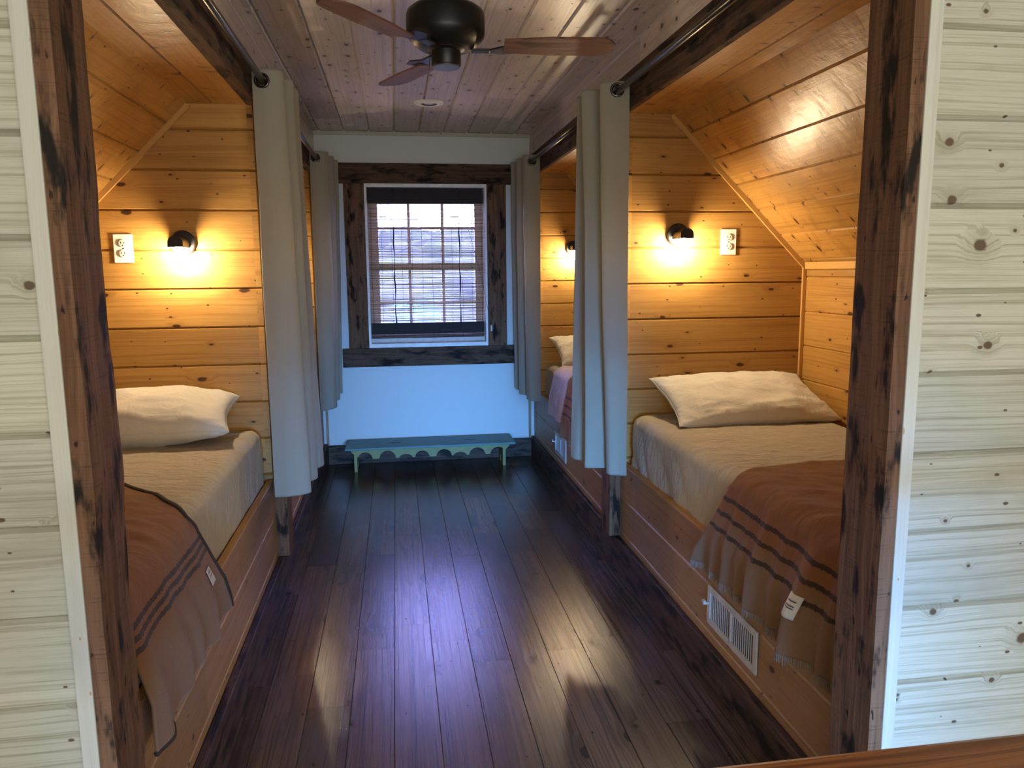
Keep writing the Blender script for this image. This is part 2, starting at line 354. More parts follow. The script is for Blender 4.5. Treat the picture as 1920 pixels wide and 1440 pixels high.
# front partition (whitewashed boards), casings and rough jambs
for sd, x0, x1, vo, c0, c1, j0, j1 in (('left', -2.62, -0.576, 0.745, -0.576, -0.548, -0.548, -0.520), ('right', 1.010, 3.02, 0.638, 0.983, 1.010, 0.9536, 0.983)):
    struct(planks((0, YF+0.008, 0), X, Z, NY, [(x0, 0), (x1, 0), (x1, 2.55), (x0, 2.55)], 0.1630, vo-0.163*5, 0.125, 0.006, 0.010).build('wall_%s_front' % sd, M['white_pine'], fix=False), 'whitewashed pine board wall on the %s of the opening' % sd, 'wall')
    struct(MB().box((c0, YF-0.004, 0), (c1, YF+0.10, 2.40)).build('trim_%d' % (4 if sd == 'left' else 5), M['white_trim'], bevel=0.002), 'whitewashed edge strip beside the brown post on the %s' % sd, 'trim')
    # rough jamb board, slightly wavy sawn edge
    rows = []; jb = MB(); nseg = 60
    for i in range(nseg+1):
        z = 2.42*i/nseg; w = 0.004*(mn.noise(Vector((z*3.1, c0*9, 1.0)))+0.5*mn.noise(Vector((z*11, c0, 4))))
        inner = j1 if sd == 'left' else j0; outer = j0 if sd == 'left' else j1
        xi = inner+w
        rows.append([Vector((outer, YF, z)), Vector((xi, YF, z)), Vector((xi+0.3*w, YF+0.14+w, z)), Vector((outer, YF+0.14, z))])
    per = [0, 0.03, 0.17, 0.20, 0.34]
    for i in range(nseg):
        for j in range(4):
            k = (j+1) % 4; q = [rows[i][j], rows[i][k], rows[i+1][k], rows[i+1][j]]
            jb.face(q, [(2.42*i/nseg, per[j]), (2.42*i/nseg, per[j+1]), (2.42*(i+1)/nseg, per[j+1]), (2.42*(i+1)/nseg, per[j])], 0.4)
    jb.face(rows[0]); jb.face(rows[-1])
    struct(jb.build('trim_%d' % (6 if sd == 'left' else 7), M['rough']), 'rough sawn brown post lining the %s of the opening' % sd, 'post')
struct(MB().box((-0.62, YF, 2.40), (1.05, YF+0.14, 2.56)).build('trim_8', M['rough']), 'rough brown header board over the opening', 'trim')
# front room around the camera
b = MB(); b.box((-2.72, -2.6, 0), (-2.6, YF+0.14, 2.6)); struct(b.build('wall_left', M['white_pine']), 'side wall of the front room on the left', 'wall')
b = MB(); b.box((3.0, -2.6, 0), (3.12, YF+0.14, 2.6)); struct(b.build('wall_right', M['white_pine']), 'side wall of the front room on the right', 'wall')
b = MB(); b.box((-2.72, -2.72, 0), (3.12, -2.6, 2.6)); struct(b.build('wall_front', M['white_pine']), 'end wall of the front room behind the camera', 'wall')
b = MB(); b.box((-2.72, -2.72, ZC+0.01), (3.12, YF+0.05, 2.62)); struct(b.build('ceiling_front', M['ceil_pine']), 'ceiling of the front room', 'ceiling')

SIDES = {'left': dict(s=-1, xf=-0.556, xi=-0.606, xp=-0.585, xs=-0.85, xo=-1.55, xb=-0.555), 'right': dict(s=1, xf=1.06, xi=1.087, xp=1.085, xs=1.30, xo=2.00, xb=1.06)}
ZA, ZS, PIT = 2.214, 1.515, 0.1693
ntr = 9
for sd, q in SIDES.items():
    s = q['s']; N = (-s, 0, 0)
    # long beam, soffit boards above it, baseboard
    struct(MB().box((q['xf'], 1.49, ZA-0.002), (q['xi'], YB, 2.377)).build('trim_%d' % ntr, M['rough_dark'], bevel=0.004), 'long rough brown beam over the beds on the %s' % sd, 'beam'); ntr += 1
    struct(planks((XR if s > 0 else XL, 0, 0), Y, Z, N, [(1.49, 2.377), (YB, 2.377), (YB, ZC), (1.49, ZC)], 0.1055, 2.377, 0.05, 0.004, 0.004, piece=2.5).build('wall_%s_soffit' % sd, M['ceil_pine'], fix=False), 'pale board band between the %s beam and the ceiling' % sd, 'wall')
    bb = MB().box((q['xb'], YF+0.141, 0), (q['xp']-s*0.001, YB-0.021, 0.17)); struct(bb.build('baseboard_%s' % sd, M['base_dark'], bevel=0.004), 'dark rough baseboard below the beds on the %s' % sd, 'baseboard')
    for zone, y0, y1, th in (('near', YF+0.141, 3.55, 0.25), ('far', 3.80, 5.74, 0.30)):
        a = min(q['xf'], q['xo']); c = max(q['xf'], q['xo'])
        xw = q['xp']+s*0.024; poly = [(xw, 0), (q['xo']+s*0.06, 0), (q['xo']+s*0.06, ZS), (q['xs']+s*0.04, ZA+0.04), (xw, ZA+0.04)]
        if s < 0: poly = poly[::-1]
        vo = 0.925-PIT*6 if zone == 'near' else 0.913-PIT*6
        hw_ = planks((0, y1, 0), X, Z, NY, poly, PIT, vo, th, 0.006, 0.010)
        u0, u1 = sorted((q['xp'], xw)); planks((0, y1, 0), X, Z, NY, [(u0, 0.563), (u1, 0.563), (u1, ZA+0.04), (u0, ZA+0.04)], PIT, vo, 0.049 if zone == 'near' else 0.294, 0.006, 0.010, mb=hw_)
        struct(hw_.build('wall_%s_%s_head' % (sd, zone), M['pine'], fix=False), 'amber pine head wall of the %s %s bunk' % (zone, sd), 'wall')
        struct(planks((q['xo'], 0, 0), Y, Z, N, [(y0-0.1, 0), (y1+0.05, 0), (y1+0.05, ZS+0.02), (y0-0.1, ZS+0.02)], PIT, 0.95-PIT*6, 0.04, 0.0055, 0.006).build('wall_%s_%s_outer' % (sd, zone), M['pine'], fix=False), 'amber pine knee wall along the %s %s bunk' % (zone, sd), 'wall')
        vd = Vector((q['xs']-q['xo'], 0, ZA-ZS)); L = vd.length; vd.normalize(); nn = Vector((-s*vd.z, 0, -abs(vd.x)))
        struct(planks((q['xo'], 0, ZS), Y, vd, nn, [(y0-0.1, 0), (y1+0.05, 0), (y1+0.05, L), (y0-0.1, L)], 0.166, 0.04, 0.04, 0.0055, 0.007, piece=1.7).build('ceiling_%s_%s_slope' % (sd, zone), M['pine_slope'], fix=False), 'sloping knotty pine ceiling over the %s %s bunk' % (zone, sd), 'ceiling')
        e0, e1 = sorted((q['xi'], q['xs']+s*0.03))
        struct(planks((0, 0, ZA), Y, X, NZ, [(y0-0.1, e0), (y1+0.05, e0), (y1+0.05, e1), (y0-0.1, e1)], 0.166, e0-0.03, 0.04, 0.0055, 0.007, piece=1.9).build('ceiling_%s_%s_flat' % (sd, zone), M['pine_slope'], fix=False), 'narrow flat pine ceiling strip over the %s %s bunk' % (zone, sd), 'ceiling')
        if zone == 'far':
            e0, e1 = sorted((q['xp']+s*0.024, q['xo']+s*0.04)); struct(MB().box((e0, 3.795, 0), (e1, 3.80, 2.24)).build('wall_%s_far_foot' % sd, M['pine']), 'amber pine foot wall of the far %s bunk' % sd, 'wall')
        else:
            e0, e1 = sorted((q['xf'], q['xo']+s*0.04)); struct(MB().box((e0, YF+0.135, 0), (e1, YF+0.141, 2.40)).build('wall_%s_near_foot' % sd, M['pine']), 'amber pine foot wall of the near %s bunk' % sd, 'wall')
        # mouldings: along the slope, vertical in the corner, along the knee wall
        tb = MB(); p0 = Vector((q['xo'], 0, ZS)); p1 = Vector((q['xs'], 0, ZA)); w = 0.022
        tb.face([p0+Vector((0, y1-0.014, 0)), p1+Vector((0, y1-0.014, 0)), p1+nn*w+Vector((0, y1-0.014, 0)), p0+nn*w+Vector((0, y1-0.014, 0))], [(0, 0), (L, 0), (L, w), (0, w)])
        tb.face([p0+nn*w+Vector((0, y1-0.014, 0)), p1+nn*w+Vector((0, y1-0.014, 0)), p1+nn*w+Vector((0, y1, 0)), p0+nn*w+Vector((0, y1, 0))], [(0, 0), (L, 0), (L, w), (0, w)])
        struct(tb.build('trim_%d' % ntr, M['trim_pine'], fix=False), 'slanted pine moulding on the head wall of the %s %s bunk' % (zone, sd), 'trim'); ntr += 1
        struct(MB().box((q['xo'], y1-0.014, 0.45), (q['xo']-s*0.02, y1, ZS)).build('trim_%d' % ntr, M['trim_pine'], bevel=0.003), 'vertical pine corner moulding of the %s %s bunk' % (zone, sd), 'trim'); ntr += 1
        struct(MB().box((q['xo'], y0, ZS-0.02), (q['xo']-s*0.014, y1-0.014, ZS+0.018)).build('trim_%d' % ntr, M['trim_pine'], bevel=0.003), 'pine moulding along the foot of the slope in the %s %s bunk' % (zone, sd), 'trim'); ntr += 1
    # board capping the divider between the two beds
    xa = 1.030 if s > 0 else -0.532
    struct(MB().box((xa, 3.60, 0.17), (q['xp']+s*0.023, 3.75, ZA-0.003)).build('trim_%d' % ntr, M['rough'], bevel=0.003), 'vertical board capping the divider behind the %s near curtain' % sd, 'trim'); ntr += 1

# ------------------------------------------------------------------ window, casing, blind
win = bpy.data.objects.new('window_1', None); COL.objects.link(win); win.location = (0.253, YB, WZ0); struct(win, 'window with brown rough casing at the end of the aisle', 'window')
def part(mb, name, mat, parent, **k):
    o = mb.build(name, mat, parent, **k); o.matrix_parent_inverse = Matrix.Translation(-Vector(parent.location)) if parent.parent is None else Matrix.Identity(4); return o
part(MB().box((-0.418, YB-0.030, 2.160), (0.914, YB, 2.310)), 'head_casing', M['rough_dark'], win, bevel=0.003)
part(MB().box((-0.364, YB-0.024, 0.915), (-0.211, YB, 2.160)), 'side_casing', M['rough'], win, bevel=0.003)
part(MB().box((0.717, YB-0.024, 0.915), (0.868, YB, 2.160)), 'side_casing', M['rough'], win, bevel=0.003)
part(MB().box((-0.416, YB-0.034, 0.770), (0.926, YB, 0.915)), 'sill_casing', M['rough_dark'], win, bevel=0.003)
fr = MB(); t0 = 0.016
fr.box((WX0, YB-0.026, WZ0), (WX0+t0, YB+0.15, WZ1)); fr.box((WX1-t0, YB-0.026, WZ0), (WX1, YB+0.15, WZ1))
fr.box((WX0+t0, YB-0.026, WZ1-t0*1.6), (WX1-t0, YB+0.15, WZ1)); fr.box((WX0+t0, YB-0.028, WZ0), (WX1-t0, YB+0.15, WZ0+0.03))
part(fr, 'window_frame', M['white_paint'], win)
sa = MB(); a0, a1 = WX0+t0, WX1-t0
sy0, sy1 = YB+0.085, YB+0.12
sa.box((a0, sy0, 0.947), (-0.118, sy1, 2.13)); sa.box((0.632, sy0, 0.947), (a1, sy1, 2.13)); sa.box((-0.118, sy0, 2.02), (0.632, sy1, 2.13))
sa.box((-0.118, sy0, 0.947), (0.632, sy1, 1.05)); sa.box((-0.118, sy0-0.02, 1.512), (0.632, sy1, 1.566))
for zz0, zz1 in ((1.05, 1.512), (1.566, 2.02)):
    for xx in (0.118, 0.380): sa.box((xx-0.011, sy0+0.005, zz0), (xx+0.011, sy1-0.005, zz1))
for zz in (1.258, 1.835): 
    for x0, x1 in ((-0.118, 0.107), (0.129, 0.369), (0.391, 0.632)): sa.box((x0, sy0+0.006, zz-0.010), (x1, sy1-0.006, zz+0.010))
part(sa, 'sash', M['sash'], win)
part(MB().box((-0.12, sy0+0.014, 1.0), (0.635, sy0+0.018, 2.05)), 'glass_pane', M['glass'], win)

bl = thing('window_blind', 'bamboo slat roll blind hanging inside the window at the end of the aisle', 'blind', (0.25, YB+0.03, 2.12))
vb = MB()
for i in range(30): vb.box((-0.192, YB+0.020+0.001*(i % 2), 2.020+i*0.0038), (0.694, YB+0.024+0.001*(i % 2), 2.0234+i*0.0038))
part(vb, 'valance', M['bamboo_dark'], bl)
sb = MB(); z = 2.018; rr = random.Random(5)
while z > 1.106:
    h = rr.uniform(0.0018, 0.0050); n = 8; tl = rr.uniform(-0.0012, 0.0012); x0, x1 = -0.192+rr.uniform(-0.003, 0.003), 0.694+rr.uniform(-0.003, 0.003)
    lo = []; ph = rr.uniform(0, 50)
    for i in range(n+1):
        u = i/n; zz = z+tl*(u*2-1)+0.0012*mn.noise(Vector((u*5+ph, ph, 0))); lo.append(zz)
    rows = []
    for i in range(n+1):
        xx = x0+(x1-x0)*i/n; y = YB+0.034; rows.append([Vector((xx, y, lo[i])), Vector((xx, y, lo[i]+h)), Vector((xx, y+0.002, lo[i]+h)), Vector((xx, y+0.002, lo[i]))])
    sb.grid(rows, closed_v=True, bd=rr.random()); z -= h*0.5+rr.choice((rr.uniform(0.0022, 0.0035), rr.uniform(0.003, 0.0062)))
part(sb, 'slats', M['bamboo'], bl, fix=False)
bb_ = MB()
for i in range(24): bb_.box((-0.192, YB+0.022+0.002*(i % 2), 1.016+i*0.0037), (0.694, YB+0.036+0.002*(i % 2), 1.0195+i*0.0037))
for i in range(3): bb_.box((-0.192, YB+0.026, 0.984+i*0.0095), (0.694, YB+0.034, 0.990+i*0.0095))
part(bb_, 'bottom_roll', M['bamboo_dark'], bl)
st = MB()
for i in range(12):
    xx = -0.172+i*0.0775; st.tube([(xx+0.002*math.sin(i*2+k), YB+0.0325, 0.985+k*0.113) for k in range(11)], 0.0012, 5)
part(st, 'warp_strings', M['cord'], bl)
for xx in (0.0, 0.506):
    part(MB().tube([(xx+0.004*math.sin(k*2.1+xx*9), YB+0.028, 1.03+k*0.085) for k in range(11)], [0.0042+0.0022*math.sin(k*1.7) for k in range(11)], 7), 'lift_cord', M['cord'], bl, smooth=True)
    part(MB().tube([(xx, YB+0.018, 2.06), (xx+0.004, YB+0.016, 2.10), (xx, YB+0.02, 2.133)], 0.003, 6), 'hook', M['rim'], bl)
part(MB().tube([(0.57, YB+0.026, 1.85), (0.62, YB+0.02, 1.66), (0.675, YB+0.012, 1.45), (0.705, YB-0.03, 1.25), (0.742, YB-0.032, 1.08)], 0.0014, 5), 'pull_cord', M['cord'], bl)
part(MB().lathe([(0.003, 0), (0.007, 0.004), (0.006, 0.045), (0.003, 0.05)], (0.742, YB-0.034, 1.03), 10), 'cord_tassel', M['white_paint'], bl, smooth=True)

# land seen through the window
hb = MB(); rows = []
for i in range(70):
    f = i/69; yy = 9+f*f*60; row = []
    for j in range(90):
        xx = -26+j*0.62; base = -1.0+max(0, (yy-11))*0.122 if yy < 55 else -1.0+44*0.122-(yy-55)*0.3
        row.append(Vector((xx, yy, base+0.9*mn.noise(Vector((xx*0.7, yy*0.5, 0)))+0.5*mn.noise(Vector((xx*2.2, yy*1.6, 3))))))
    rows.append(row)
tag(hb.grid(rows).build('wooded_hillside', M['hill'], smooth=True), 'green wooded hillside seen through the bamboo blind', 'hillside', kind='stuff')

# ------------------------------------------------------------------ beds: built-in fronts, mattresses, bedding
def fbm(x, y, z=0): return mn.noise(Vector((x, y, z)))+0.5*mn.noise(Vector((x*2.1, y*2.1, z+7)))
BEDS = {}
for sd, q in SIDES.items():
    s = q['s']
    for zone, y0, y1, p0, p1 in (('near', 1.497, 3.55, 1.497, 3.598), ('far', 3.802, 5.735, 3.752, YB-0.022)):
        root = thing('built_in_bed', 'amber pine board bed front of the %s %s bunk' % ({'near': 'nearest', 'far': 'far'}[zone], sd), 'bed', ((q['xp']+q['xo'])/2, (p0+p1)/2, 0))
        part(planks((q['xp'], 0, 0), Y, Z, (-s, 0, 0), [(p0, 0.168), (p1, 0.168), (p1, 0.552), (p0, 0.552)], 0.176, 0.202-0.176, 0.022, 0.005, 0.005, piece=1.1), 'front_panel', M['panel_pine'], root, fix=False)
        part(MB().box((q['xp']+s*0.0005, p0, 0.552), (q['xp']+s*0.022, p1, 0.560)), 'top_edge', M['trim_pine'], root)
        part(MB().box((q['xp']+s*0.026, y0, 0.42), (q['xo']-s*0.022, y1-0.018, 0.50)), 'platform', M['panel_pine'], root)
        part(MB().box((q['xp']+s*0.06, y0+0.02, 0.0), (q['xp']+s*0.10, y1-0.02, 0.42)), 'inner_support', M['panel_pine'], root)
        BEDS[sd, zone] = root

def mattress(sd, zone, y0, y1, label):
    q = SIDES[sd]; s = q['s']; xa = q['xp']+s*0.030; xb = q['xo']-s*0.024; zt, zb = 0.805, 0.5005; r = 0.055
    c = Vector(((xa+xb)/2, (y0+y1)/2, (zt+zb)/2)); h = Vector((abs(xb-xa)/2, (y1-y0)/2, (zt-zb)/2)); inn = h-Vector((r, r, r))
    mb = MB(); pl = 1 if (sd, zone) == ('right', 'near') else 0
    def pt(p):
        k = Vector([max(-inn[i], min(inn[i], p[i])) for i in range(3)]); d = p-k
        if d.length > 1e-6: k = k+d.normalized()*r*min(1, max(abs(d.x), abs(d.y), abs(d.z))/r) if max(abs(d.x), abs(d.y), abs(d.z)) < r else k+d.normalized()*r
        w = c+k; n = d.normalized() if d.length > 1e-6 else Vector((0, 0, 0))
        top = max(0, n.z); fr = max(0, -s*n.x)
        wr = 0.005*fbm(w.x*4+3, w.y*11, s*2)+0.006*(1-abs(fbm(w.x*5+0.8*fbm(w.x*4, w.y*6), w.y*17+w.x*8, 5)))**3-0.003
        f = 0
        if pl: f = 0.010*abs(math.sin((w.y*1.0-(w.z-0.5)*0.9)*15+1.5*fbm(w.y*3, w.z*2)))*max(0, min(1, (zt-0.03-w.z)/0.12))
        else: f = 0.004*fbm(w.y*6, w.z*4, 9)
        w = w+Vector((0, 0, 1))*(wr*top + 0.006*top*math.cos(k.x/h.x*1.4)) + Vector((-s, 0, 0))*f*fr*(1-top)*(0.4 if w.z > zt-0.05 else 1)
        return w
    def lin(a, n): return [-a+2*a*i/n for i in range(n+1)]
    nx, ny, nz = 52, 110, 18; xs_, ys_, zs_ = lin(h.x, nx), lin(h.y, ny), lin(h.z, nz)
    mb.grid([[pt(Vector((x, y, h.z))) for y in ys_] for x in xs_]); mb.grid([[pt(Vector((x, y, -h.z))) for y in ys_] for x in xs_])
    for e in (-1, 1):
        mb.grid([[pt(Vector((e*h.x, y, z))) for y in ys_] for z in zs_]); mb.grid([[pt(Vector((x, e*h.y, z))) for x in xs_] for z in zs_])
    return tag(mb.build('mattress', M['sheet'], smooth=True), label, 'mattress', 'mattresses on the built-in beds')
mattress('right', 'near', 1.515, 3.540, 'cream sheeted mattress on the nearest right bunk, pleated along its side')
mattress('left', 'near', 1.515, 3.540, 'cream sheeted mattress on the nearest left bunk, wrinkled on top')
mattress('right', 'far', 3.815, 5.728, 'cream sheeted mattress on the far right bunk beyond the near curtain')
mattress('left', 'far', 3.815, 5.728, 'cream sheeted mattress on the far left bunk, mostly hidden by curtains')

def pillow(label, loc, w, d, h, tilt, rz, seed):
    mb = MB(); n = 44; sg = random.Random(seed); o3 = Vector((sg.uniform(0, 50), sg.uniform(0, 50), 0))
    def pt(a, b, sg_):
        ea, eb = 1-a*a, 1-b*b
        x = w/2*a*(1-0.075*eb*abs(a)); y = d/2*b*(1-0.085*ea*abs(b))
        z = h/2*(max(0, ea)**0.42)*(max(0, eb)**0.42)
        cr = min(1, max(0.12, abs(a)+abs(b)-0.55))
        wr = 0.022*fbm(a*2.6+o3.x, b*2.2+o3.y, sg_)+0.026*abs(mn.noise(Vector((a*6+b*3+o3.x, b*5-a*4, sg_*3))))*cr
        edge = max(0, ea*eb)**0.35
        return Vector((x, y, sg_*(z+wr*edge)+0.006*mn.noise(Vector((a*3+o3.x, b*3, 9)))))
    u = [math.sin((-1+2*i/n)*math.pi/2) for i in range(n+1)]
    mb.grid([[pt(a, b, 1) for b in u] for a in u]); mb.grid([[pt(a, b, -1) for b in u] for a in u], flip=True)
    o = mb.build('pillow', M['pillow'], smooth=True); o.location = loc
    o.rotation_euler = (Matrix.Rotation(rz, 3, 'Z') @ Matrix.Rotation(tilt, 3, 'X')).to_euler()
    sm = MB(); loop = []
    for k in range(4):
        for i in range(24):
            e = -1+2*i/24; a, b = [(e, -1), (1, e), (-e, 1), (-1, -e)][k]; loop.append(pt(a, b, 1))
    loop.append(loop[0]); p = sm.tube(loop, 0.0028, 5, cap=False).build('seam_edge', M['pillow'], o, smooth=True)
    return tag(o, label, 'pillow', 'pillows at the heads of the beds')
PT = math.radians
pillow('plump cream pillow leaning on the right head wall below the outlet', (1.59, 3.335, 0.900), 0.77, 0.43, 0.155, PT(21), PT(1), 3)
pillow('plump cream pillow on the nearest left bunk, half hidden by the post', (-1.09, 3.315, 0.915), 0.80, 0.40, 0.21, PT(12), PT(4), 8)
pillow('cream pillow on the far right bunk peeking past the near curtain', (1.54, 5.50, 0.905), 0.78, 0.44, 0.17, PT(24), PT(2), 15)
pillow('cream pillow on the far left bunk, barely seen between the curtains', (-1.03, 5.50, 0.905), 0.84, 0.44, 0.17, PT(24), 0, 21)

def wool(name, base, step, hw):
    m = M['wool'].copy(); m.name = name; k = 0
    for n in m.node_tree.nodes:
        if n.type == 'MATH' and n.operation == 'SUBTRACT' and abs(n.inputs[1].default_value-0.150-0.055*k) < 1e-6 and n.inputs[0].is_linked and n.inputs[0].links[0].from_node.type == 'SEPXYZ' and k < 3:
            n.inputs[1].default_value = base+step*k; k += 1
        if n.type == 'MAP_RANGE' and abs(n.inputs[1].default_value-0.0125) < 1e-6: n.inputs[1].default_value = hw*1.15; n.inputs[2].default_value = hw*0.8
    return m
def blanket(sd, label, ynear, yfar_top, yfar_hem, slant, zhem, xh, mat, folds, seed, xin, ztop=0.827):
    q = SIDES[sd]; s = q['s']; edge = q['xp']+s*0.028; r = 0.055; rr = random.Random(seed)
    # cross-section from inside over the mattress edge and down
    path = []; n1, n2, n3 = 46, 12, 44
    for i in range(n1): path.append((xin+(edge+s*r-xin)*i/n1, ztop))
    for i in range(n2): a = math.pi/2*i/n2; path.append((edge+s*r-s*math.sin(a)*(r+0.022), ztop-(1-math.cos(a))*(r+0.01)))
    z0 = ztop-r-0.01
    for i in range(n3+1): k = i/n3; path.append((edge-s*0.022+(xh-(edge-s*0.022))*min(1, k*1.6), z0+(zhem-z0)*k))
    Ls = [0]
    for a, b in zip(path[:-1], path[1:]): Ls.append(Ls[-1]+math.hypot(a[0]-b[0], a[1]-b[1]))
    tot = Ls[-1]; ny = 90; rows = []; V = {}
    for i, (px, pz) in enumerate(path):
        drop = max(0, (z0+0.03-pz)/(z0+0.03-zhem)); hem = tot-Ls[i]
        inn = max(0, (px-edge)*s); yf = yfar_top+slant*inn+(yfar_hem-yfar_top)*drop-0.05*max(0, 1-inn/0.16)*(1-drop)*(1 if slant > 0.05 else 0.2)
        yn = ynear; row = []
        for j in range(ny+1):
            t = j/ny; y = yn+(yf-yn)*t; o = 0
            for fy, fw, fa in folds: o += fa*math.exp(-((y-fy-0.02*drop)/fw)**2)
            o = o*drop**0.8 + 0.005*fbm(y*9, pz*4, seed)*drop
            zz = pz + (0.009*fbm(px*7+seed, y*7+px*3)+0.005*abs(fbm(y*14+px*9, px*4, seed+3)))*(1-drop)*(1 if drop < 1 else 0) - 0.010*drop*drop*fbm(y*2.3, 1.0, seed)
            if drop == 0 and i < n1: zz = max(zz, ztop-0.003)
            row.append(Vector((px-s*max(o, -0.006), y, zz)))
        rows.append(row)
    mb = MB(); mb.grid(rows, uvf=lambda a, b: (ynear+(yfar_hem-ynear)*b/ny, tot-Ls[a]))
    o = mb.build('blanket', mat, smooth=True); md = o.modifiers.new('thickness', 'SOLIDIFY'); md.thickness = 0.007; md.offset = 0
    return o, rows
wr_ = wool('wool_blanket_right', 0.155, 0.053, 0.0075); wl_ = wool('wool_blanket_left', 0.225, 0.024, 0.0065)
o, rows = blanket('right', '', 1.50, 2.40, 2.50, 0.06, 0.478, 1.048, wr_, [(2.47, 0.030, 0.034), (2.35, 0.022, 0.012), (2.25, 0.026, 0.022), (2.16, 0.02, 0.012), (2.06, 0.032, 0.030), (1.94, 0.024, 0.014), (1.79, 0.050, 0.060), (1.66, 0.025, 0.02), (1.56, 0.04, 0.03)], 3, 1.95)
tag(o, 'brown wool blanket with dark stripes and fringe across the nearest right bunk', 'blanket', 'striped wool blankets')
def fringe(rows, parent, mat, seed, ln=0.032):
    fb = MB(); rr = random.Random(seed); hem = rows[-1]; n = len(hem)-1
    for i in range(n):
        for k in range(4):
            a = hem[i].lerp(hem[i+1], (k+rr.random())/4); d = Vector((rr.uniform(-0.004, 0.004), rr.uniform(-0.006, 0.006), -ln*rr.uniform(0.65, 1.1)))
            fb.tube([a+Vector((0, 0, 0.004)), a+d*0.5+Vector((rr.uniform(-.002, .002), rr.uniform(-.002, .002), 0)), a+d], [0.0017, 0.0014, 0.0006], 4, cap=False)
    return fb.build('fringe', mat, parent)
fringe(rows, o, M['wool_fringe'], 5)
def label_tag(rows, parent, y, hem0, hem1, wd, s):
    # small sewn tag following the cloth
    n3 = 44; i0, i1 = [len(rows)-1-k for k in (hem1, hem0)]; ys = [p.y for p in rows[i0]]; js = [j for j in range(len(ys)) if y-wd/2 <= ys[j] <= y+wd/2]
    tb = MB(); off = Vector((-s*0.007, 0, 0)); g = [[rows[i][j]+off for j in js] for i in range(i0, i1+1)]; tb.grid(g)
    t = tb.build('label_tag', M['tag'], parent, smooth=True); t.modifiers.new('t', 'SOLIDIFY').thickness = 0.0015; t['label'] = 'small white sewn tag'
    ib = MB()
    for a in (0.35, 0.5, 0.62):
        ii = int(i0+(i1-i0)*a); mid = [rows[ii][j]+off*1.35 for j in js[1:-1]]
        for p, q2 in zip(mid[:-1], mid[1:]): ib.face([p, q2, q2+Vector((0, 0, 0.004)), p+Vector((0, 0, 0.004))])
    ib.build('tag_print', M['ink'], t)
label_tag(rows, o, 1.787, 16, 26, 0.06, 1)
ol, rowsl = blanket('left', '', 1.62, 2.28, 2.36, 1.0, 0.478, -0.545, wl_, [(2.33, 0.03, 0.012), (2.12, 0.045, 0.022), (1.98, 0.05, 0.014), (1.86, 0.04, 0.018), (1.66, 0.05, 0.022)], 9, -1.25)
tag(ol, 'brown wool blanket with dark bound edge across the nearest left bunk', 'blanket', 'striped wool blankets')
label_tag(rowsl, ol, 2.20, 21, 29, 0.055, -1)
eb = MB(); eb.tube([r[-1]+Vector((0, 0, 0.003)) for r in rowsl], 0.008, 6); eb.build('edge_binding', M['binding'], ol, smooth=True)
eb = MB(); eb.tube([p for p in rowsl[-1][:14]], 0.007, 6); eb.build('hem_binding', M['binding'], ol, smooth=True)
o, rows = blanket('right', '', 4.05, 4.80, 4.80, 0.05, 0.43, 1.052, wr_, [(4.75, 0.04, 0.02), (4.5, 0.05, 0.02), (4.25, 0.05, 0.02)], 12, 1.95)
tag(o, 'dark brown blanket hanging from the far right bunk beside the near curtain', 'blanket', 'striped wool blankets')
o, rows = blanket('right', '', 4.81, 5.27, 5.25, 0.05, 0.50, 1.058, M['lilac'], [(5.2, 0.06, 0.012), (4.95, 0.06, 0.010)], 17, 1.45, ztop=0.824)
o.name = 'bed_sheet'; tag(o, 'pale sheet hanging over the edge of the far right bunk', 'sheet')

